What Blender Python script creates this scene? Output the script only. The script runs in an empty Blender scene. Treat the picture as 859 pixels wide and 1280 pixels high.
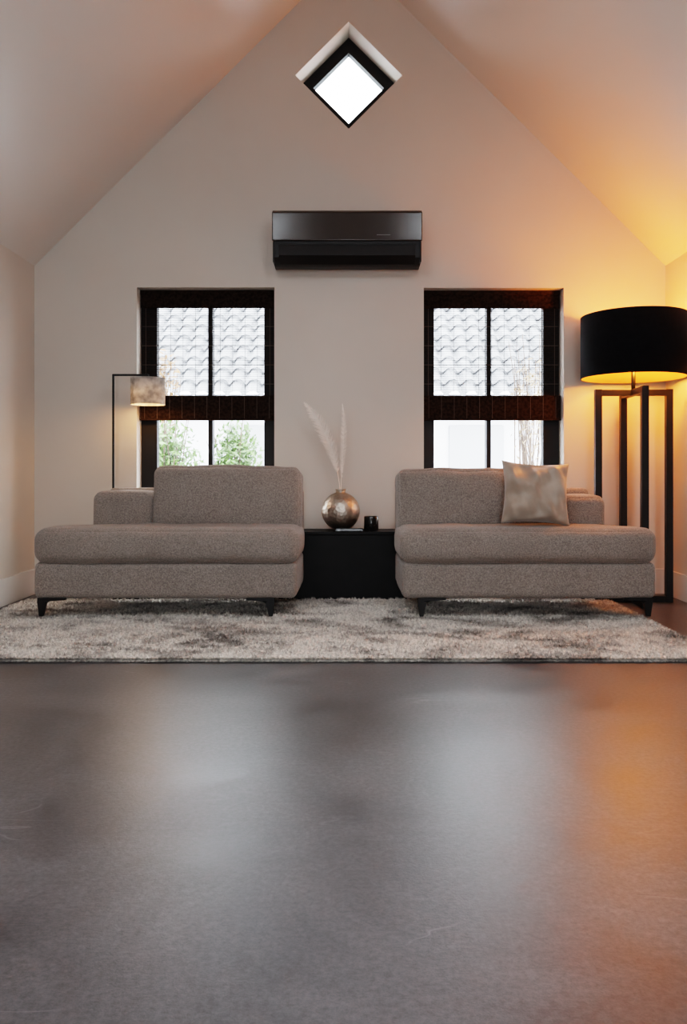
import bpy, bmesh, math, random
import numpy as np
from mathutils import Vector, Matrix, noise
random.seed(7); rng=np.random.default_rng(7)
S=bpy.context.scene
COL=S.collection

# ------------------------------------------------------------ materials
def newmat(name):
    m=bpy.data.materials.new(name); m.use_nodes=True
    nt=m.node_tree; b=nt.nodes['Principled BSDF']; return m,nt,b
def setp(b,**k):
    for a,v in k.items():
        b.inputs[a.replace('_',' ')].default_value=v
def simple(name,col,rough=0.5,metal=0.0,bump=0,bscale=50,var=0,vscale=5,spec=0.5,sheen=0,detail=4,bdist=0.01):
    m,nt,b=newmat(name)
    b.inputs['Base Color'].default_value=(*col,1); b.inputs['Roughness'].default_value=rough
    b.inputs['Metallic'].default_value=metal; b.inputs['Specular IOR Level'].default_value=spec
    b.inputs['Sheen Weight'].default_value=sheen
    tc=nt.nodes.new('ShaderNodeTexCoord')
    n=nt.nodes.new('ShaderNodeTexNoise'); n.inputs['Scale'].default_value=vscale; n.inputs['Detail'].default_value=detail
    nt.links.new(tc.outputs['Object'],n.inputs['Vector'])
    cr=nt.nodes.new('ShaderNodeValToRGB')
    cr.color_ramp.elements[0].position=0.3; cr.color_ramp.elements[1].position=0.7
    lo=[c*(1-var) for c in col]; hi=[min(1,c*(1+var)) for c in col]
    cr.color_ramp.elements[0].color=(*lo,1); cr.color_ramp.elements[1].color=(*hi,1)
    nt.links.new(n.outputs['Fac'],cr.inputs['Fac']); nt.links.new(cr.outputs['Color'],b.inputs['Base Color'])
    if bump:
        n2=nt.nodes.new('ShaderNodeTexNoise'); n2.inputs['Scale'].default_value=bscale; n2.inputs['Detail'].default_value=3
        nt.links.new(tc.outputs['Object'],n2.inputs['Vector'])
        bp=nt.nodes.new('ShaderNodeBump'); bp.inputs['Strength'].default_value=bump; bp.inputs['Distance'].default_value=bdist
        nt.links.new(n2.outputs['Fac'],bp.inputs['Height']); nt.links.new(bp.outputs['Normal'],b.inputs['Normal'])
    return m

M={}
M['wall']=simple('wall_plaster',(0.575,0.52,0.465),0.45,bump=0.03,bscale=60,var=0.03,vscale=1.5,spec=0.5)
M['ceil']=simple('ceiling_paint',(0.64,0.60,0.565),0.33,bump=0.02,bscale=60,var=0.02,vscale=1.2,spec=0.7)
M['trim']=simple('trim_paint',(0.66,0.63,0.60),0.45,var=0.02)
M['black']=simple('black_powdercoat',(0.010,0.009,0.009),0.42,var=0.1,vscale=30,spec=.35)
M['frame']=simple('window_frame_paint',(0.010,0.009,0.009),0.5,var=0.1,spec=.3)
M['table']=simple('black_oak_stain',(0.006,0.0055,0.0055),0.55,var=0.3,vscale=12,spec=.3)
M['acfront']=simple('air_conditioner_gloss',(0.040,0.029,0.024),0.15,var=0.02)
M['acbody']=simple('air_conditioner_matt',(0.010,0.008,0.008),0.35,var=0.05,spec=.3)
M['shadeblack']=simple('black_velvet_shade',(0.007,0.007,0.009),0.9,var=0.2,vscale=40,sheen=0.05,bump=0.1,bscale=300,spec=.1)
M['gold']=simple('gold_lining',(0.85,0.55,0.22),0.45,metal=0.3,var=0.03)
M['pillow']=simple('velvet_cushion',(0.36,0.285,0.23),0.45,var=0.18,vscale=9,sheen=0.5,bump=0.1,bscale=30)
M['candle']=simple('black_glass_candle',(0.015,0.013,0.012),0.15,var=0.1)
M['roof']=simple('roof_tile_clay',(0.19,0.195,0.205),0.6,var=0.15,vscale=3)
M['render_wall']=simple('render_white',(0.50,0.51,0.55),0.8,var=0.05)
M['pave']=simple('paving',(0.4,0.4,0.4),0.85,var=0.1)
M['leaf']=simple('leaf_green',(0.06,0.115,0.022),0.5,var=0.6,vscale=6)
M['bark']=simple('bark',(0.08,0.055,0.04),0.8,var=0.3)
M['plume']=simple('dried_plume',(0.90,0.83,0.77),0.8,var=0.1)

def fabric(name,col,var=0.2):
    m,nt,b=newmat(name); L=nt.links
    tc=nt.nodes.new('ShaderNodeTexCoord')
    n=nt.nodes.new('ShaderNodeTexNoise'); n.inputs['Scale'].default_value=150; n.inputs['Detail'].default_value=5; n.inputs['Roughness'].default_value=.75
    n3=nt.nodes.new('ShaderNodeTexNoise'); n3.inputs['Scale'].default_value=5
    L.new(tc.outputs['Object'],n.inputs['Vector']); L.new(tc.outputs['Object'],n3.inputs['Vector'])
    cr=nt.nodes.new('ShaderNodeValToRGB'); e=cr.color_ramp.elements
    e[0].position=.33; e[1].position=.67
    e[0].color=(*[c*(1-var*1.6) for c in col],1); e[1].color=(*[c*(1+var*1.6) for c in col],1)
    L.new(n.outputs['Fac'],cr.inputs['Fac'])
    mx=nt.nodes.new('ShaderNodeMixRGB'); mx.blend_type='MULTIPLY'; mx.inputs['Fac'].default_value=.25
    L.new(cr.outputs['Color'],mx.inputs['Color1']); L.new(n3.outputs['Fac'],mx.inputs['Color2'])
    L.new(mx.outputs['Color'],b.inputs['Base Color'])
    v=nt.nodes.new('ShaderNodeTexVoronoi'); v.inputs['Scale'].default_value=230
    L.new(tc.outputs['Object'],v.inputs['Vector'])
    bp=nt.nodes.new('ShaderNodeBump'); bp.inputs['Strength'].default_value=.6; bp.inputs['Distance'].default_value=.0045
    L.new(v.outputs['Distance'],bp.inputs['Height']); L.new(bp.outputs['Normal'],b.inputs['Normal'])
    setp(b,Roughness=.95,Specular_IOR_Level=.2,Sheen_Weight=.25)
    return m
M['fabric']=fabric('taupe_boucle_fabric',(0.305,0.263,0.236),.27)

# floor
m,nt,b=newmat('polished_concrete'); L=nt.links
tc=nt.nodes.new('ShaderNodeTexCoord')
n1=nt.nodes.new('ShaderNodeTexNoise'); n1.inputs['Scale'].default_value=2.3; n1.inputs['Detail'].default_value=12; n1.inputs['Roughness'].default_value=.74; n1.inputs['Distortion'].default_value=.7
n2=nt.nodes.new('ShaderNodeTexNoise'); n2.inputs['Scale'].default_value=75; n2.inputs['Detail'].default_value=8; n2.inputs['Roughness'].default_value=.85
L.new(tc.outputs['Object'],n1.inputs['Vector']); L.new(tc.outputs['Object'],n2.inputs['Vector'])
cr=nt.nodes.new('ShaderNodeValToRGB'); e=cr.color_ramp.elements; e[0].position=.36; e[1].position=.66
e[0].color=(0.044,0.042,0.045,1); e[1].color=(0.110,0.105,0.109,1)
L.new(n1.outputs['Fac'],cr.inputs['Fac'])
c2=nt.nodes.new('ShaderNodeValToRGB'); c2.color_ramp.elements[0].position=.38; c2.color_ramp.elements[1].position=.62
c2.color_ramp.elements[0].color=(.28,.28,.28,1); c2.color_ramp.elements[1].color=(.74,.74,.74,1)
L.new(n2.outputs['Fac'],c2.inputs['Fac'])
mx=nt.nodes.new('ShaderNodeMixRGB'); mx.blend_type='OVERLAY'; mx.inputs['Fac'].default_value=.85
L.new(cr.outputs['Color'],mx.inputs['Color1']); L.new(c2.outputs['Color'],mx.inputs['Color2'])
mp=nt.nodes.new('ShaderNodeMapping'); mp.inputs['Scale'].default_value=(1.2,7,1); mp.inputs['Rotation'].default_value=(0,0,.45)
n5=nt.nodes.new('ShaderNodeTexNoise'); n5.inputs['Scale'].default_value=1.3; n5.inputs['Detail'].default_value=1.5
L.new(tc.outputs['Object'],mp.inputs['Vector']); L.new(mp.outputs['Vector'],n5.inputs['Vector'])
c3=nt.nodes.new('ShaderNodeValToRGB'); e=c3.color_ramp.elements; e[0].position=.495; e[0].color=(0,0,0,1); e[1].position=.505; e[1].color=(0,0,0,1)
x_=e.new(.500); x_.color=(1,1,1,1)
L.new(n5.outputs['Fac'],c3.inputs['Fac'])
n6=nt.nodes.new('ShaderNodeTexNoise'); n6.inputs['Scale'].default_value=2.2; L.new(tc.outputs['Object'],n6.inputs['Vector'])
c4=nt.nodes.new('ShaderNodeValToRGB'); c4.color_ramp.elements[0].position=.54; c4.color_ramp.elements[1].position=.64
L.new(n6.outputs['Fac'],c4.inputs['Fac'])
mu=nt.nodes.new('ShaderNodeMath'); mu.operation='MULTIPLY'; L.new(c3.outputs['Color'],mu.inputs[0]); L.new(c4.outputs['Color'],mu.inputs[1])
mu2=nt.nodes.new('ShaderNodeMath'); mu2.operation='MULTIPLY'; mu2.inputs[1].default_value=.5; L.new(mu.outputs[0],mu2.inputs[0])
mx2=nt.nodes.new('ShaderNodeMixRGB'); mx2.inputs['Color2'].default_value=(.22,.21,.22,1)
L.new(mu2.outputs[0],mx2.inputs['Fac']); L.new(mx.outputs['Color'],mx2.inputs['Color1'])
L.new(mx2.outputs['Color'],b.inputs['Base Color'])
mr=nt.nodes.new('ShaderNodeMapRange'); mr.inputs['From Min'].default_value=.3; mr.inputs['From Max'].default_value=.7; mr.inputs['To Min'].default_value=.29; mr.inputs['To Max'].default_value=.42
L.new(n1.outputs['Fac'],mr.inputs['Value']); L.new(mr.outputs['Result'],b.inputs['Roughness'])
n4=nt.nodes.new('ShaderNodeTexNoise'); n4.inputs['Scale'].default_value=150; n4.inputs['Detail'].default_value=6; n4.inputs['Roughness'].default_value=.65
L.new(tc.outputs['Object'],n4.inputs['Vector'])
bp=nt.nodes.new('ShaderNodeBump'); bp.inputs['Strength'].default_value=.25; bp.inputs['Distance'].default_value=.0017
L.new(n4.outputs['Fac'],bp.inputs['Height']); L.new(bp.outputs['Normal'],b.inputs['Normal'])
b.inputs['Specular IOR Level'].default_value=.9
M['floor']=m

# rug
m,nt,b=newmat('shaggy_wool'); L=nt.links
tc=nt.nodes.new('ShaderNodeTexCoord')
mp=nt.nodes.new('ShaderNodeMapping'); mp.inputs['Scale'].default_value=(2.2,3.2,1); mp.inputs['Rotation'].default_value=(0,0,.5)
L.new(tc.outputs['Object'],mp.inputs['Vector'])
n1=nt.nodes.new('ShaderNodeTexNoise'); n1.inputs['Scale'].default_value=1.3; n1.inputs['Detail'].default_value=6; n1.inputs['Roughness'].default_value=.62; n1.inputs['Distortion'].default_value=1.4
L.new(mp.outputs['Vector'],n1.inputs['Vector'])
cr=nt.nodes.new('ShaderNodeValToRGB'); e=cr.color_ramp.elements
e[0].position=.34; e[0].color=(.30,.275,.255,1); e[1].position=.53; e[1].color=(.88,.83,.77,1)
L.new(n1.outputs['Fac'],cr.inputs['Fac'])
n2=nt.nodes.new('ShaderNodeTexNoise'); n2.inputs['Scale'].default_value=75; n2.inputs['Detail'].default_value=3
L.new(tc.outputs['Object'],n2.inputs['Vector'])
c2=nt.nodes.new('ShaderNodeValToRGB'); c2.color_ramp.elements[0].position=.35; c2.color_ramp.elements[1].position=.58
c2.color_ramp.elements[0].color=(.22,.22,.22,1)
L.new(n2.outputs['Fac'],c2.inputs['Fac'])
mx=nt.nodes.new('ShaderNodeMixRGB'); mx.blend_type='MULTIPLY'; mx.inputs['Fac'].default_value=.55
L.new(cr.outputs['Color'],mx.inputs['Color1']); L.new(c2.outputs['Color'],mx.inputs['Color2'])
L.new(mx.outputs['Color'],b.inputs['Base Color']); setp(b,Roughness=.95,Specular_IOR_Level=.1)
M['rug']=m

# hammered metal
m,nt,b=newmat('hammered_metal'); L=nt.links
tc=nt.nodes.new('ShaderNodeTexCoord')
v=nt.nodes.new('ShaderNodeTexVoronoi'); v.inputs['Scale'].default_value=60; L.new(tc.outputs['Object'],v.inputs['Vector'])
bp=nt.nodes.new('ShaderNodeBump'); bp.inputs['Strength'].default_value=.6; bp.inputs['Distance'].default_value=.004
L.new(v.outputs['Distance'],bp.inputs['Height']); L.new(bp.outputs['Normal'],b.inputs['Normal'])
n=nt.nodes.new('ShaderNodeTexNoise'); n.inputs['Scale'].default_value=25; L.new(tc.outputs['Object'],n.inputs['Vector'])
cr=nt.nodes.new('ShaderNodeValToRGB'); e=cr.color_ramp.elements; e[0].color=(.30,.26,.22,1); e[1].color=(.70,.62,.54,1)
L.new(n.outputs['Fac'],cr.inputs['Fac']); L.new(cr.outputs['Color'],b.inputs['Base Color'])
setp(b,Roughness=.42,Metallic=1.0); M['vase']=m

m=bpy.data.materials.new('window_glass'); m.use_nodes=True; nt=m.node_tree; nt.nodes.clear(); L=nt.links
o=nt.nodes.new('ShaderNodeOutputMaterial'); t=nt.nodes.new('ShaderNodeBsdfTransparent'); g=nt.nodes.new('ShaderNodeBsdfGlossy')
g.inputs['Roughness'].default_value=.02; mi=nt.nodes.new('ShaderNodeMixShader'); mi.inputs[0].default_value=.05
L.new(t.outputs[0],mi.inputs[1]); L.new(g.outputs[0],mi.inputs[2]); L.new(mi.outputs[0],o.inputs['Surface']); M['glass']=m

def translucent(name,col,fac,var=.2,scale=20):
    m=bpy.data.materials.new(name); m.use_nodes=True; nt=m.node_tree; nt.nodes.clear(); L=nt.links
    o=nt.nodes.new('ShaderNodeOutputMaterial'); d=nt.nodes.new('ShaderNodeBsdfDiffuse'); t=nt.nodes.new('ShaderNodeBsdfTranslucent')
    tc=nt.nodes.new('ShaderNodeTexCoord'); n=nt.nodes.new('ShaderNodeTexNoise'); n.inputs['Scale'].default_value=scale
    L.new(tc.outputs['Object'],n.inputs['Vector']); cr=nt.nodes.new('ShaderNodeValToRGB'); e=cr.color_ramp.elements
    e[0].position=.35;e[1].position=.65
    e[0].color=(*[c*(1-var) for c in col],1); e[1].color=(*[c*(1+var) for c in col],1)
    L.new(n.outputs['Fac'],cr.inputs['Fac']); L.new(cr.outputs['Color'],d.inputs['Color']); L.new(cr.outputs['Color'],t.inputs['Color'])
    mi=nt.nodes.new('ShaderNodeMixShader'); mi.inputs[0].default_value=fac
    L.new(d.outputs[0],mi.inputs[1]); L.new(t.outputs[0],mi.inputs[2]); L.new(mi.outputs[0],o.inputs['Surface']); return m
M['reed']=translucent('woven_reed',(0.034,0.021,0.016),.12,.35,60)
M['linen']=translucent('marbled_linen_shade',(0.50,0.475,0.455),.25,.3,25)

def emis(name,col,st):
    m=bpy.data.materials.new(name); m.use_nodes=True; nt=m.node_tree; nt.nodes.clear()
    o=nt.nodes.new('ShaderNodeOutputMaterial'); e=nt.nodes.new('ShaderNodeEmission')
    e.inputs['Color'].default_value=(*col,1); e.inputs['Strength'].default_value=st
    nt.links.new(e.outputs[0],o.inputs['Surface']); return m
M['bulb']=emis('bulb_glow',(1.0,.62,.22),40)

# ------------------------------------------------------------ helpers
def empty(name,loc):
    e=bpy.data.objects.new(name,None); e.location=loc; e.empty_display_size=.1; COL.objects.link(e); return e
def par(ob,e):
    if e is not None:
        ob.parent=e; ob.matrix_parent_inverse=Matrix.Translation(-Vector(e.location))
    return ob
def mo(name,verts,faces,mat,smooth=False,parent=None):
    me=bpy.data.meshes.new(name); me.from_pydata([tuple(v) for v in verts],[],[tuple(f) for f in faces]); me.update()
    if mat is not None: me.materials.append(mat)
    if smooth: me.polygons.foreach_set('use_smooth',[True]*len(me.polygons))
    ob=bpy.data.objects.new(name,me); COL.objects.link(ob); return par(ob,parent)
def bev(ob,w,seg=3):
    md=ob.modifiers.new('bevel','BEVEL'); md.width=w; md.segments=seg; md.limit_method='ANGLE'; md.angle_limit=math.radians(35)
    md.harden_normals=True
    for p in ob.data.polygons: p.use_smooth=True
    return ob
BF=[(0,3,2,1),(4,5,6,7),(0,1,5,4),(1,2,6,5),(2,3,7,6),(3,0,4,7)]
def bv(x0,x1,y0,y1,z0,z1): return [(x0,y0,z0),(x1,y0,z0),(x1,y1,z0),(x0,y1,z0),(x0,y0,z1),(x1,y0,z1),(x1,y1,z1),(x0,y1,z1)]
def box(name,x0,x1,y0,y1,z0,z1,mat,bevel=0,parent=None):
    ob=mo(name,bv(x0,x1,y0,y1,z0,z1),BF,mat,parent=parent)
    if bevel: bev(ob,bevel)
    return ob
def boxes(name,lst,mat,bevel=0,parent=None):
    V=[];F=[]
    for b_ in lst:
        k=len(V); V+=bv(*b_); F+=[tuple(i+k for i in f) for f in BF]
    ob=mo(name,V,F,mat,parent=parent)
    if bevel: bev(ob,bevel,2)
    return ob
def prism(name,loops,a0,a1,mat,plane='XZ',parent=None,bevel=0,fmap=None):
    cu=bpy.data.curves.new(name,'CURVE'); cu.dimensions='2D'; cu.fill_mode='BOTH'; cu.extrude=(a1-a0)/2
    for lp in loops:
        sp=cu.splines.new('POLY'); sp.points.add(len(lp)-1)
        for i,p in enumerate(lp): sp.points[i].co=(p[0],p[1],0,1)
        sp.use_cyclic_u=True
    tmp=bpy.data.objects.new('tmp',cu); COL.objects.link(tmp)
    dg=bpy.context.evaluated_depsgraph_get(); me=bpy.data.meshes.new_from_object(tmp.evaluated_get(dg))
    bpy.data.objects.remove(tmp); bpy.data.curves.remove(cu)
    mid=(a0+a1)/2
    for v in me.vertices:
        x,y,z=v.co
        if fmap: v.co=fmap(x,y,mid+z)
        elif plane=='XZ': v.co=(x,mid+z,y)
        elif plane=='YZ': v.co=(mid+z,x,y)
        else: v.co=(x,y,mid+z)
    bm=bmesh.new(); bm.from_mesh(me); bmesh.ops.remove_doubles(bm,verts=bm.verts,dist=1e-5)
    bmesh.ops.recalc_face_normals(bm,faces=bm.faces); bm.to_mesh(me); bm.free()
    me.materials.clear(); me.materials.append(mat)
    for p in me.polygons: p.use_smooth=False
    me.name=name
    ob=bpy.data.objects.new(name,me); COL.objects.link(ob)
    if bevel: bev(ob,bevel)
    return par(ob,parent)
def rect(x0,x1,z0,z1): return [(x0,z0),(x1,z0),(x1,z1),(x0,z1)]
def lathe(name,prof,c,mat,seg=48,parent=None,smooth=True,closed=False):
    V=[];F=[];n=len(prof)
    for i in range(seg):
        a=2*math.pi*i/seg
        for r,z in prof: V.append((c[0]+r*math.cos(a),c[1]+r*math.sin(a),c[2]+z))
    for i in range(seg):
        j=(i+1)%seg
        for k in range(n if closed else n-1):
            l=(k+1)%n
            F.append((i*n+k,j*n+k,j*n+l,i*n+l))
    ob=mo(name,V,F,mat,smooth,parent); 
    bm=bmesh.new(); bm.from_mesh(ob.data); bmesh.ops.remove_doubles(bm,verts=bm.verts,dist=1e-6); bmesh.ops.recalc_face_normals(bm,faces=bm.faces); bm.to_mesh(ob.data); bm.free()
    return ob
def tube(name,pts,r,mat,parent=None,seg=8):
    V=[];F=[]; pts=[Vector(p) for p in pts]; n=len(pts)
    rs=r if isinstance(r,(list,tuple)) else [r]*n
    up=Vector((0.13,0.31,0.94)).normalized()
    for i,p in enumerate(pts):
        t=(pts[min(i+1,n-1)]-pts[max(i-1,0)]).normalized()
        u=t.cross(up)
        if u.length<.05: u=t.cross(Vector((1,0,0)))
        u.normalize(); w=t.cross(u)
        for k in range(seg):
            a=2*math.pi*k/seg; V.append(p+(u*math.cos(a)+w*math.sin(a))*rs[i])
    for i in range(n-1):
        for k in range(seg):
            l=(k+1)%seg; F.append((i*seg+k,i*seg+l,(i+1)*seg+l,(i+1)*seg+k))
    F.append(tuple(range(seg))[::-1]); F.append(tuple((n-1)*seg+k for k in range(seg)))
    return mo(name,V,F,mat,True,parent)
def rbox(name,x0,x1,y0,y1,z0,z1,r,mat,bulge=(0,0,0),n=(30,24,10),warp=None,wr=0.0,rot=None,parent=None,seed=0):
    """soft upholstered block: rounded box, bulged faces, small wrinkles"""
    bm=bmesh.new(); nx,ny,nz=n
    cx,cy,cz=(x0+x1)/2,(y0+y1)/2,(z0+z1)/2; hx,hy,hz=(x1-x0)/2,(y1-y0)/2,(z1-z0)/2
    def T(u,v,w):
        p=Vector((u*hx,v*hy,w*hz))
        q=Vector((max(-hx+r,min(hx-r,p.x)),max(-hy+r,min(hy-r,p.y)),max(-hz+r,min(hz-r,p.z))))
        d=p-q
        if d.length>1e-9: p=q+d.normalized()*r
        fx=1-u*u; fy=1-v*v; fz=1-w*w
        p.x+=u*bulge[0]*fy*max(fz,0)**.5; p.y+=v*bulge[1]*fx**.6*max(fz,0)**.5; p.z+=w*bulge[2]*(fx*fy)**.5
        if wr:
            s=Vector((p.x*5+seed,p.y*5,p.z*7)); p+= noise.noise_vector(s)*wr + noise.noise_vector(s*2.7)*wr*.35
        return p
    def axis(k,h):
        e=min(.95,r/h); m_=5; a=[-1+e*(1-math.cos(i/m_*math.pi/2)) for i in range(m_)]
        mid=[-1+e+(2-2*e)*i/k for i in range(k+1)]
        return a+mid+[-x for x in a[::-1]]
    ax,ay,az=axis(nx,hx),axis(ny,hy),axis(nz,hz); cache={}
    def gv(i,j,k):
        key=(i,j,k)
        if key not in cache: cache[key]=bm.verts.new(T(ax[i],ay[j],az[k]))
        return cache[key]
    I,J,K=len(ax)-1,len(ay)-1,len(az)-1
    for i in range(I):
        for j in range(J):
            for k in (0,K): bm.faces.new([gv(i,j,k),gv(i+1,j,k),gv(i+1,j+1,k),gv(i,j+1,k)])
    for i in range(I):
        for k in range(K):
            for j in (0,J): bm.faces.new([gv(i,j,k),gv(i+1,j,k),gv(i+1,j,k+1),gv(i,j,k+1)])
    for j in range(J):
        for k in range(K):
            for i in (0,I): bm.faces.new([gv(i,j,k),gv(i,j+1,k),gv(i,j+1,k+1),gv(i,j,k+1)])
    for v in bm.verts:
        p=v.co.copy()
        if rot: p=rot@p
        p+=Vector((cx,cy,cz))
        if warp: p=warp(p)
        v.co=p
    bmesh.ops.recalc_face_normals(bm,faces=bm.faces)
    me=bpy.data.meshes.new(name); bm.to_mesh(me); bm.free(); me.materials.append(mat)
    me.polygons.foreach_set('use_smooth',[True]*len(me.polygons))
    ob=bpy.data.objects.new(name,me); COL.objects.link(ob); return par(ob,parent)

# ------------------------------------------------------------ room shell
YB=4.93; YR=-3.6; XL=-1.933; XR=1.957; EZ=2.02; AX=0.01; AZ=3.954
WT=.25
W1=(-1.302,-.4535,.45,1.888); W2=(.468,1.331,.45,1.885)
D=(.005,3.195,.33)
box('floor',XL-.2,XR+.2,YR-.2,YB+WT,-.12,0,M['floor'])
gable=[(XL-.1,0),(XR+.1,0),(XR+.1,EZ-.02),(XR+.02,EZ+.0),(AX,AZ+.03),(XL-.02,EZ+.0),(XL-.1,EZ-.02)]
dia=[(D[0],D[1]-D[2]),(D[0]+D[2],D[1]),(D[0],D[1]+D[2]),(D[0]-D[2],D[1])]
prism('wall_back',[gable,rect(*W1),rect(*W2),dia],YB,YB+WT,M['wall'])
RD=.40
prism('wall_rear',[gable,rect(-RD,RD,.02,2.1)],YR-.2,YR,M['wall'])
prism('wall_left',[[(YR-.2,0),(YB+WT,0),(YB+WT,EZ),(YR-.2,EZ)]],XL-.2,XL,M['wall'],plane='YZ')
prism('wall_right',[[(YR-.2,0),(YB+WT,0),(YB+WT,EZ),(YR-.2,EZ)]],XR,XR+.2,M['wall'],plane='YZ')
# sloped ceilings, each with an unseen roof window added for top light
def slope(nm,E,wn):
    A=Vector((AX,0,AZ)); E=Vector((E,0,EZ)); d=(A-E); Ls=d.length; d.normalize()
    n=Vector((-d.z,0,d.x)); 
    if n.z<0: n=-n
    f=lambda a,b,c: tuple(E+d*b+n*c+Vector((0,a,0)))
    s0,s1,y0,y1=1.15,1.95,.30,1.45
    prism(nm,[rect(YR-.2,YB+WT,-.3,Ls),rect(y0,y1,s0,s1)],0,.2,M['ceil'],fmap=f)
    e=empty(wn,f((y0+y1)/2,(s0+s1)/2,.15))
    prism('frame',[rect(y0,y1,s0,s1),rect(y0+.06,y1-.06,s0+.06,s1-.06)],.12,.19,M['frame'],fmap=f,parent=e)
    prism('glass',[rect(y0+.05,y1-.05,s0+.05,s1-.05)],.15,.154,M['glass'],fmap=f,parent=e)
    c=Vector(f((y0+y1)/2,(s0+s1)/2,.195))
    l=bpy.data.lights.new(wn+'_portal','AREA'); l.shape='RECTANGLE'; l.size=y1-y0; l.size_y=s1-s0; l.cycles.is_portal=True
    o=bpy.data.objects.new(wn+'_portal',l)
    z=n; x=Vector((0,1,0)); y=z.cross(x); R_=Matrix((x,y,z)).transposed().to_4x4()
    o.matrix_world=Matrix.Translation(c)@R_; COL.objects.link(o)
slope('ceiling_left',XL,'fill_skylight_left'); slope('ceiling_right',XR,'fill_skylight_right')
boxes('ridge_light_cap',[(AX-.16,AX+.16,YR-.2,YB+WT,AZ+.1,AZ+.3)],M['ceil'])  # unseen cap added over the ridge to stop light leaking in
box('baseboard_left',XL,XL+.014,YR,YB,0,.155,M['trim'],.003)
box('baseboard_right',XR-.014,XR,YR,YB,0,.155,M['trim'],.003)
box('baseboard_back',XL+.014,XR-.014,YB-.014,YB,0,.155,M['trim'],.003)

# windows
def window(name,w,bname):
    x0,x1,z0,z1=w; e=empty(name,((x0+x1)/2,YB+.14,z0))
    ya,yb=YB+.11,YB+.17
    if x0<0: g0,g1=x0+.10,x1-.075+.0
    else: g0,g1=x0+.075,x1-.10
    xm=(g0+g1)/2
    boxes('frame',[(x0,g0,ya,yb,z0,z1),(g1,x1,ya,yb,z0,z1),(g0,g1,ya,yb,z1-.09,z1),(g0,g1,ya,yb,z0,z0+.08),
                   (g0,g1,ya,yb,1.11,1.19)],M['frame'],.004,e)
    boxes('glazing_bars',[(xm-.014,xm+.014,ya-.008,yb+.005,z0+.08,1.11),(xm-.014,xm+.014,ya-.008,yb+.005,1.19,z1-.09)],M['frame'],.003,e)
    box('lower_glass',g0,g1,(ya+yb)/2-.002,(ya+yb)/2+.002,z0+.08,1.11,M['glass'],0,e)
    box('upper_glass',g0,g1,(ya+yb)/2-.002,(ya+yb)/2+.002,1.19,z1-.09,M['glass'],0,e)
    box('sill',x0,x1,YB-.0,ya,z0-.0,z0+.02,M['trim'],.003,e)
    b=empty(bname,((x0+x1)/2,YB+.08,z1))
    bx0,bx1=x0+.006,x1-.006; yb_=YB+.085
    sl=[]; z=1.215
    while z<z1-.11:
        t=.0024*random.uniform(.7,1.3); sl.append((bx0,bx1,yb_-.001,yb_+.001,z,z+t)); z+=.0078
    boxes('open_reeds',sl,M['reed'],0,b)
    sl=[]; z=1.08
    while z<1.215:
        for k in range(4):
            sl.append((bx0,bx1,yb_-.012-k*.007,yb_-.010-k*.007,z+k*.002,z+k*.002+.0068))
        z+=.0078
    z=z1-.112
    while z<z1-.006:
        for k in range(2):
            sl.append((bx0,bx1,yb_-.006-k*.006,yb_-.004-k*.006,z+k*.003,z+k*.003+.0062))
        z+=.0078
    boxes('gathered_folds',sl,M['reed'],0,b)
    th=[]; n=11
    for i in range(n):
        x=bx0+.03+(bx1-bx0-.06)*i/(n-1)
        th.append((x-.0012,x+.0012,yb_-.004,yb_-.002,1.2,z1-.01)); th.append((x-.0012,x+.0012,yb_-.036,yb_-.034,1.08,1.22))
    for zz in (1.30,1.42,1.54,1.66): th.append((bx0,bx1,yb_-.003,yb_+.001,zz,zz+.003))
    boxes('lath_and_cords',th,simple('cord',(.10,.07,.055),.8),0,b)
    box('headrail',bx0,bx1,yb_-.02,yb_+.012,z1-.03,z1-.003,M['reed'],0,b)
    box('bottom_bar',bx0,bx1,yb_-.04,yb_-.006,1.072,1.082,M['reed'],0,b)
window('window_1',W1,'bamboo_roman_blind'); window('window_2',W2,'bamboo_roman_blind.001')
e=empty('window_3',(D[0],YB+.19,D[1]))
def diam(h): return [(D[0],D[1]-h),(D[0]+h,D[1]),(D[0],D[1]+h),(D[0]-h,D[1])]
prism('frame',[diam(.329),diam(.235)],YB+.18,YB+.24,M['frame'],parent=e)
prism('inner_sash',[diam(.262),diam(.225)],YB+.165,YB+.20,M['frame'],parent=e)
prism('glass',[diam(.25)],YB+.205,YB+.209,M['glass'],parent=e)
e=empty('rear_fill_door',(0,YR-.1,0))  # unseen glazed opening, added to let fill daylight in from behind
fr=[]
for x in (-RD,RD-.07): fr.append((x,x+.07,YR-.13,YR-.07,.02,2.1))
fr+=[(-RD,RD,YR-.13,YR-.07,2.03,2.1),(-RD,RD,YR-.13,YR-.07,.02,.12)]
boxes('frame',fr,M['frame'],.004,e); box('glass',-RD+.06,RD-.06,YR-.102,YR-.098,.11,2.04,M['glass'],0,e)

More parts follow.
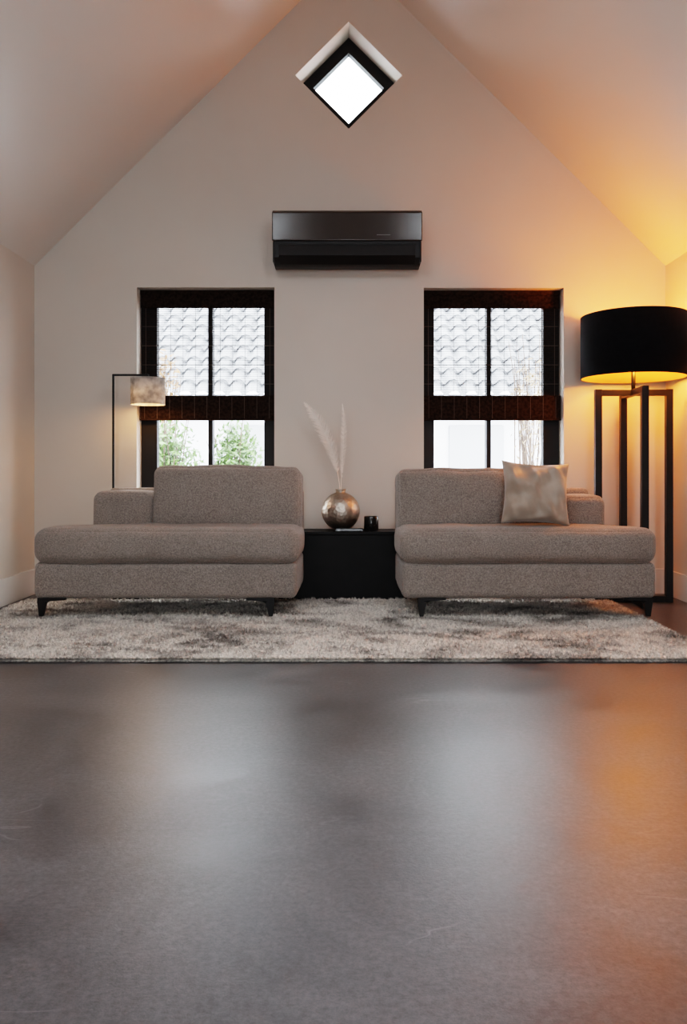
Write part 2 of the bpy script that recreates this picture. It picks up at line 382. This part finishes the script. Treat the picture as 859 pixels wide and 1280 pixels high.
# ------------------------------------------------------------ exterior
box('ground_outside',-9,9,YB+WT+.01,20,-.3,-.14,M['pave'])
e=empty('neighbour_house',(0,11,0))
box('house_wall',-8,8,10.3,10.5,-.14,1.75,M['render_wall'],0,e)
boxes('gutter',[(-8,8,9.95,10.08,1.60,1.70)],simple('zinc_gutter',(.1,.105,.11),.5),.02,e)
boxes('garden_shed_door',[(-1.55,-.75,10.26,10.3,-.14,1.35),(1.3,2.0,10.26,10.3,-.14,1.35)],simple('grey_door_paint',(.25,.26,.28),.6),.01,e)
nx=640; rows=17; V=[];F=[]; tw=.21; rl=.26
xs=np.linspace(-7,7,nx)
prof=[]
for r_ in range(rows):
    prof+= [(r_,0.0,.045),(r_,.06,.05),(r_,.5,.03),(r_,.999,.004)]
for (r_,f,h) in prof:
    s=(r_+f)*rl
    for x in xs:
        ph=(x/tw)%1.0
        w=.032*math.sin(2*math.pi*ph)+.012*math.sin(4*math.pi*ph+.8)
        hh=h+w; lip=-.02*math.cos(2*math.pi*ph) if f==0 else 0
        V.append((x,10.0+s*.74-hh*.67+lip,1.70+s*.67+hh*.74+lip))
for i in range(len(prof)-1):
    for j in range(nx-1): F.append((i*nx+j,i*nx+j+1,(i+1)*nx+j+1,(i+1)*nx+j))
mo('tiled_roof',V,F,M['roof'],False,e)
def shrub(name,c,rad,nleaf,col,spread=(1,1,1),twigs=14):
    e=empty(name,c)
    V=[];F=[]
    for i in range(nleaf):
        d=Vector((random.gauss(0,1),random.gauss(0,1),random.gauss(0,1))).normalized()*rad*random.uniform(.35,1)
        p=Vector(c)+Vector((d.x*spread[0],d.y*spread[1],d.z*spread[2]))
        a=Vector((random.gauss(0,1),random.gauss(0,1),random.gauss(0,1))).normalized(); b_=a.orthogonal().normalized()
        l=random.uniform(.02,.04); w=l*.4; k=len(V)
        V+=[p-a*l,p+b_*w,p+a*l,p-b_*w]; F.append((k,k+1,k+2,k+3))
    mo('leaves',V,F,col,False,e)
    for i in range(twigs):
        q=Vector(c)+Vector((random.uniform(-1,1)*rad*spread[0],random.uniform(-.5,.5)*rad,random.uniform(.2,1.2)*rad*spread[2]))
        base=Vector((c[0]+random.uniform(-.05,.05),c[1],-.14)); m_=(base+q)/2+Vector((random.uniform(-.1,.1),0,random.uniform(-.1,.1)))
        tube('twig_%d'%i,[base,m_,q],[.012,.008,.003],M['bark'],e,5)
shrub('garden_shrub',(-1.62,6.9,.75),.5,2600,M['leaf'],(.75,.6,1.05))
shrub('garden_shrub.001',(-1.02,7.3,.78),.42,1800,M['leaf'],(.6,.6,1.1))
shrub('garden_shrub.002',(-1.9,8.0,1.5),.5,500,simple('autumn_leaf',(.22,.12,.05),.6,var=.4),(.5,.5,1.0))
shrub('garden_sapling',(1.75,7.6,1.35),.5,300,simple('autumn_leaf_pale',(.26,.19,.11),.6,var=.4),(.45,.5,1.2),24)

# ------------------------------------------------------------ sofas
def sofa(name,sgn,xi,xo,xarm0,xarm1,ztop,zarm,lin):
    e=empty(name,(sgn*(xi+xo)/2,4.3,0)); YF=3.985; YK=4.62
    red=xo-xarm1
    def warp(p):
        t=min(1,max(0,(p.y-4.14)/.16)); t=t*t*(3-2*t)
        u=(abs(p.x)-xi)/(xo-xi); u=max(0,u)
        p=p.copy(); p.x-=math.copysign(red*t*u,p.x); return p
    def X(a,b): 
        a,b=sgn*a,sgn*b; return (min(a,b),max(a,b))
    a,b=X(xi+.012,xo+.0); rbox('base_frame',a,b,YF+.015,YK,.115,.296,.030,M['fabric'],(.004,.004,.0),(30,22,5),warp,.003,None,e,1)
    a,b=X(xi,xo); rbox('seat_cushion',a,b,YF-.01,4.50,.290,.468,.060,M['fabric'],(.010,.014,.006),(36,24,6),warp,.005,None,e,5)
    a,b=X(xarm0,xarm1); rbox('armrest',a,b,4.30,YK,.30,zarm,.040,M['fabric'],(.008,.010,.010),(12,12,12),None,.003,None,e,9)
    a,b=X(xi+.01,xarm1-.02); rbox('back_frame',a,b,4.52,YK+.03,.28,.66,.03,M['fabric'],(0,0,0),(12,6,8),None,0,None,e,2)
    a,b=X(xi+.01,xarm0+.0); rbox('back_cushion',a,b,4.335,4.50,.42,ztop,.042,M['fabric'],(.004,.036,.012),(30,8,20),None,.011,Matrix.Rotation(math.radians(-9),3,'X'),e,sgn*3+4)
    def leg(nm,xc,y,out):
        w=.14
        pr=[(0,.118),(w,.118),(w,.108),(.06,.102),(.042,.090),(.026,.026),(.008,.026),(-.002,.10)]
        lp=[(xc+(-out)*p[0],p[1]) for p in pr]
        prism(nm,[lp],y-.012,y+.012,M['black'],parent=e,bevel=.002)
    leg('leg_1',sgn*(xo-.018),YF+.035,sgn); leg('leg_2',sgn*(xi+lin),YF+.035,-sgn)
    leg('leg_3',sgn*(xarm1-.03),YK-.05,sgn); leg('leg_4',sgn*(xi+.225),YK-.05,-sgn)
    return e
sofa('chaise_sofa',-1,.245,1.575,1.065,1.376,.775,.640,.125)
sofa('chaise_sofa.001',1,.262,1.545,1.165,1.388,.755,.618,.09)

def pillow(name,c,w,h,t,rot,mat):
    n=56; V=[];F=[]
    for s in (1,-1):
        for i in range(n+1):
            for j in range(n+1):
                u=-1+2*i/n; v=-1+2*j/n
                a=max(0,(1-u**2))*max(0,(1-v**2))
                x=u*w/2*(1-.10*(1-v*v)*abs(u)); z=v*h/2*(1-.11*(1-u*u)*abs(v))
                y=s*(t/2)*a**.40
                nn=noise.noise(Vector((x*8+z*5,z*10-x*6,s*3.1)))*.040+noise.noise(Vector((x*26+z*9,z*12,s*7)))*.012
                cre=.012*math.sin((x+z)*55)*max(0,abs(u*v)-.12)
                y+=(nn+cre)*min(1,a*4)
                V.append((x,y,z))
    N=(n+1)**2
    for s in range(2):
        for i in range(n):
            for j in range(n):
                k=s*N+i*(n+1)+j; F.append((k,k+1,k+n+2,k+n+1))
    ob=mo(name,V,F,mat,True); bm=bmesh.new(); bm.from_mesh(ob.data); bmesh.ops.remove_doubles(bm,verts=bm.verts,dist=1e-5)
    bmesh.ops.recalc_face_normals(bm,faces=bm.faces); bm.to_mesh(ob.data); bm.free()
    ob.matrix_world=Matrix.Translation(c)@rot; return ob
R=Matrix.Rotation(math.radians(-12),4,'X')@Matrix.Rotation(math.radians(3),4,'Y')
pillow('throw_pillow',(.975,4.16,.640),.355,.335,.15,R,M['pillow'])

# ------------------------------------------------------------ rug
e=empty('shaggy_rug',(-.15,3.9,0))
rx0,rx1,ry0,ry1=-1.86,1.50,3.16,4.64
box('backing',rx0,rx1,ry0,ry1,.001,.012,M['rug'],.004,e)
NC=24000; K=5
cx_=rng.uniform(rx0,rx1,NC); cy_=rng.uniform(ry0,ry1,NC); cl=rng.uniform(0,2*math.pi,NC); cm=rng.uniform(0,.014,NC); ch=rng.uniform(.009,.024,NC)
px=np.repeat(cx_,K)+rng.normal(0,.003,NC*K); py=np.repeat(cy_,K)+rng.normal(0,.003,NC*K)
N=NC*K; NE=14000
hh_=np.repeat(ch,K)*rng.uniform(.8,1.1,N); dxx=np.repeat(np.cos(cl)*cm,K)+rng.normal(0,.002,N); dyy=np.repeat(np.sin(cl)*cm,K)+rng.normal(0,.002,N)
px=np.concatenate([px,rng.uniform(rx0,rx1,NE),np.full(3000,rx1)-rng.uniform(0,.006,3000)])
py=np.concatenate([py,ry0+rng.uniform(0,.006,NE),rng.uniform(ry0,ry1,3000)])
px=np.clip(px,rx0,rx1); py=np.clip(py,ry0,ry1)
T_=len(px); an=rng.uniform(0,2*math.pi,T_); wd=rng.uniform(.002,.004,T_)
dx=np.zeros(T_); dy=np.zeros(T_); L_=np.zeros(T_); zb_=np.full(T_,.009)
dx[:N]=dxx; dy[:N]=dyy; L_[:N]=hh_
dx[N:]=rng.normal(0,.005,T_-N); dy[N:]=rng.normal(0,.005,T_-N)
dy[N:N+NE]=-rng.uniform(.004,.02,NE); dx[N+NE:]=rng.uniform(.004,.02,3000)
an[N:N+NE]=rng.normal(0,.3,NE); an[N+NE:]=rng.normal(math.pi/2,.3,3000)
L_[N:]=rng.uniform(-.010,.014,T_-N); zb_[N:]=rng.uniform(.006,.012,T_-N)
P=np.empty((T_,3,3))
P[:,0,0]=px-np.cos(an)*wd;P[:,0,1]=py-np.sin(an)*wd;P[:,0,2]=zb_
P[:,1,0]=px+np.cos(an)*wd;P[:,1,1]=py+np.sin(an)*wd;P[:,1,2]=zb_
P[:,2,0]=px+dx;P[:,2,1]=py+dy;P[:,2,2]=np.maximum(.001,zb_+L_*.8)
me=bpy.data.meshes.new('pile'); me.vertices.add(3*T_); me.vertices.foreach_set('co',P.reshape(-1))
me.loops.add(3*T_); me.loops.foreach_set('vertex_index',np.arange(3*T_,dtype=np.int32))
me.polygons.add(T_); me.polygons.foreach_set('loop_start',np.arange(0,3*T_,3,dtype=np.int32)); me.polygons.foreach_set('loop_total',np.full(T_,3,dtype=np.int32))
me.update(); me.validate(); me.materials.append(M['rug'])
ob=bpy.data.objects.new('pile',me); COL.objects.link(ob); par(ob,e)

# ------------------------------------------------------------ low console + decor
TY=4.79
e=empty('black_console_table',(0,TY,0))
box('carcass',-.52,.52,4.675,4.905,.0,.383,M['table'],.003,e)
box('table_top',-.53,.53,4.665,4.91,.383,.402,M['table'],.003,e)
vc=(-.043,TY,.402)
e=empty('hammered_vase',vc)
pr=[(0,0)]; Rv=.114
for i in range(3,29):
    a=-math.pi/2+math.pi*i/30; pr.append((Rv*math.cos(a)*1.0,Rv*1.0+Rv*math.sin(a)))
pr=[p for p in pr if p[0]>.028 or p[1]<.1]
pr+=[(.027,.226),(.028,.238),(.034,.246),(.028,.246),(.021,.236),(.02,.2)]
lathe('body',pr,vc,M['vase'],64,e)
def plume(nm,pts,parent,w,n=520,start=.35):
    pts=[Vector(p) for p in pts]
    def at(t):
        P=pts[:]
        while len(P)>1: P=[P[i].lerp(P[i+1],t) for i in range(len(P)-1)]
        return P[0]
    tube(nm+'_stem',[at(i/24) for i in range(25)],[.0026*(1-.5*i/24) for i in range(25)],M['plume'],parent,6)
    V=[];F=[]
    for i in range(n):
        t=start+(1-start)*random.random()**.8; p=at(t); tg=(at(min(1,t+.02))-at(max(0,t-.02))).normalized()
        s=random.choice((-1,1)); side=Vector((tg.z,0,-tg.x)).normalized()*s
        f=math.sin(math.pi*min(1,(t-start)/(1-start)*.85+.12))
        l=w*f*random.uniform(.6,1.15); d=(side*.8+tg*.75+Vector((0,random.uniform(-.5,.5),0))).normalized()
        q=p+d*l*.5; r_=p+d*l+tg*l*.2+Vector((0,0,-.15*l)); k=len(V); h=Vector((tg.x,0,tg.z))*.0010
        V+=[p-h,p+h,q+h,q-h,r_]; F+=[(k,k+1,k+2,k+3),(k+3,k+2,k+4)]
    mo(nm+'_barbs',V,F,M['plume'],False,parent)
ve=empty('dried_plume_stems',(-.045,TY,.65))
plume('plume_1',[(-.045,TY,.60),(-.055,TY,.80),(-.11,TY-.01,.99),(-.26,TY-.03,1.165)],ve,.062,1000,.25)
plume('plume_2',[(-.04,TY,.60),(-.045,TY+.01,.80),(-.01,TY+.01,.96),(-.033,TY+.01,1.16)],ve,.032,650,.2)
plume('plume_3',[(-.045,TY,.60),(-.05,TY+.01,.79),(-.12,TY+.02,.93),(-.19,TY+.02,1.08)],ve,.042,550,.3)
cc=(.139,4.76,.402)
e=empty('black_candle_jar',cc)
lathe('jar',[(0,.001),(.040,.001),(.043,.004),(.043,.082),(.0405,.085),(.038,.082),(.038,.05),(0,.05)],cc,M['candle'],40,e)
lathe('wax',[(0,.049),(.0375,.049),(.0375,.056),(0,.056)],cc,simple('wax',(.5,.42,.33),.5),32,e)
e=empty('black_decor_tray',(.03,4.69,.402))
ty0,ty1,tz=4.672,4.722,.4022
boxes('tray',[(-.075,.09,ty0,4.676,tz,.418),(-.075,.09,4.722,ty1+.004,tz,.418),(-.075,.09,ty0,ty1,tz,.406),(-.075,-.07,ty0,ty1,tz,.418),(.085,.09,ty0,ty1,tz,.418)],M['candle'],.001,e)

# ------------------------------------------------------------ air conditioner
e=empty('wall_air_conditioner',(0,4.83,2.13))
x0,x1=-.449,.440
def yz(lp,nm,a,b,mat,bv_=0): return prism(nm,[lp],a,b,mat,plane='YZ',parent=e,bevel=bv_)
yz([(4.928,2.0),(4.928,2.297),(4.765,2.297),(4.742,2.275),(4.742,2.11),(4.745,2.02),(4.79,1.992),(4.88,1.985)],'body',x0+.008,x1-.008,M['acbody'],.006)
yz([(4.745,2.302),(4.93,2.302),(4.93,2.29),(4.742,2.118),(4.728,2.118),(4.726,2.285)],'front_panel',x0,x1,M['acfront'],.008)
yz([(4.738,2.096),(4.744,2.098),(4.742,2.04),(4.79,1.994),(4.784,1.989),(4.732,2.032)],'louvre_flap',x0+.04,x1-.04,M['acbody'],.002)
boxes('vent_slot',[(x0+.03,x1-.03,4.737,4.744,2.102,2.112)],M['black'],0,e)
boxes('status_panel',[(x0+.62,x0+.70,4.7255,4.728,2.150,2.153)],simple('grey_print',(.2,.19,.18),.4),0,e)
boxes('side_caps',[(x0+.004,x0+.014,4.74,4.93,1.995,2.12),(x1-.014,x1-.004,4.74,4.93,1.995,2.12)],M['acbody'],.004,e)

# ------------------------------------------------------------ big floor lamp
C=(1.642,4.60)
e=empty('floor_lamp',(C[0],C[1],0))
hw=.019
posts={'f':(-.01,-.2),'b':(.01,.2),'l':(-.2,.01),'r':(.2,-.01)}
zt=1.225
for i,(k,p) in enumerate(posts.items()):
    ob=boxes('post_%d'%(i+1),[(-hw,hw,-hw,hw,0.004,zt)],M['black'],.002); ob.location=(C[0]+p[0],C[1]+p[1],0); ob.rotation_euler=(0,0,math.radians(-3))
    par(ob,e)
for i,(a,z) in enumerate([(0,zt-.02),(90,zt-.02),(0,.022),(90,.022)]):
    ob=boxes('cross_bar_%d'%(i+1),[(-.2,.2,-hw*.9,hw*.9,-.0175,.0175)],M['black'],.002); ob.location=(C[0],C[1],z); ob.rotation_euler=(0,0,math.radians(a-3)); par(ob,e)
tube('stem',[(C[0],C[1],zt-.01),(C[0],C[1],1.40)],.012,M['black'],e,12)
zb,zt2=1.29,1.645; RS=.293
lathe('shade_outer',[(RS,zb),(RS,zt2),(RS-.004,zt2),(RS-.004,zb)],(C[0],C[1],0),M['shadeblack'],96,e,closed=True)
lathe('shade_lining',[(RS-.0045,zb+.001),(RS-.0045,zt2-.001),(RS-.006,zt2-.001),(RS-.006,zb+.001)],(C[0],C[1],0),M['gold'],96,e,closed=True)
for i in range(3):
    a=math.radians(20+120*i); tube('spider_%d'%(i+1),[(C[0],C[1],1.39),(C[0]+(RS-.005)*math.cos(a),C[1]+(RS-.005)*math.sin(a),1.39)],.003,M['black'],e,6)
lathe('bulb',[(0,0),(.014,.002),(.018,.03),(.032,.065),(.034,.085),(.025,.108),(0,.118)],(C[0],C[1],1.38),M['bulb'],24,e)
li=bpy.data.lights.new('lamp_light','POINT'); li.energy=38; li.color=(1,.25,.018); li.shadow_soft_size=.05
lo=bpy.data.objects.new('lamp_light',li); lo.location=(C[0],C[1],1.50); COL.objects.link(lo); par(lo,e)
li=bpy.data.lights.new('lamp_light_low','POINT'); li.energy=16; li.color=(1,.33,.04); li.shadow_soft_size=.04
lo=bpy.data.objects.new('lamp_light_low',li); lo.location=(C[0]+.0,C[1]-.06,1.345); COL.objects.link(lo); par(lo,e)

# ------------------------------------------------------------ small reading lamp
PX,PY=-1.396,4.76
e=empty('reading_floor_lamp',(PX,PY,0))
boxes('stand',[(PX-.006,PX+.006,PY-.006,PY+.006,.01,1.333),(PX-.006,-1.19,PY-.006,PY+.006,1.321,1.333)],M['black'],.002,e)
boxes('foot',[(PX-.02,PX+.28,PY-.10,PY+.11,.0,.014)],M['black'],.003,e)
SX=-1.19
tube('drop',[(SX,PY,1.33),(SX,PY,1.25)],.006,M['black'],e,10)
lathe('shade',[(.100,1.15),(.100,1.308),(.098,1.308),(.098,1.15)],(SX,PY,0),M['linen'],64,e,closed=True)
lathe('shade_top',[(0,1.302),(.098,1.302),(.098,1.305),(0,1.305)],(SX,PY,0),M['linen'],48,e)
lathe('bulb',[(0,-.05),(.018,-.045),(.027,-.025),(.02,0.0),(.012,.015),(0,.016)],(SX,PY,1.24),M['bulb'],24,e)
li=bpy.data.lights.new('reading_light','POINT'); li.energy=4; li.color=(1,.5,.18); li.shadow_soft_size=.03
lo=bpy.data.objects.new('reading_light',li); lo.location=(SX,PY,1.165); COL.objects.link(lo); par(lo,e)

# ------------------------------------------------------------ light
S.view_settings.view_transform='Filmic'
S.view_settings.look='High Contrast'
w=bpy.data.worlds.new('sky'); S.world=w; w.use_nodes=True
bg=w.node_tree.nodes['Background']; bg.inputs['Color'].default_value=(.88,.94,1.0,1); bg.inputs['Strength'].default_value=22.0
def portal(nm,loc,rot,sx,sy):
    l=bpy.data.lights.new(nm,'AREA'); l.shape='RECTANGLE'; l.size=sx; l.size_y=sy; l.cycles.is_portal=True
    o=bpy.data.objects.new(nm,l); o.location=loc; o.rotation_euler=rot; COL.objects.link(o)
portal('daylight_portal_1',((W1[0]+W1[1])/2,YB+.2,1.17),(math.radians(-90),0,0),.85,1.44)
portal('daylight_portal_2',((W2[0]+W2[1])/2,YB+.2,1.17),(math.radians(-90),0,0),.86,1.44)
portal('daylight_portal_3',(D[0],YB+.245,D[1]),(math.radians(-90),0,0),.66,.66)
portal('daylight_portal_4',(0,YR-.15,1.06),(math.radians(90),0,0),2*RD,2.08)

# ------------------------------------------------------------ camera
cd=bpy.data.cameras.new('camera'); cd.sensor_width=36; cd.lens=28.125; cd.shift_y=-50/1280; cd.shift_x=-5.5/1280; cd.clip_start=.05
co=bpy.data.objects.new('camera',cd); co.location=(0,0,.75); co.rotation_euler=(math.radians(90),0,0); COL.objects.link(co); S.camera=co
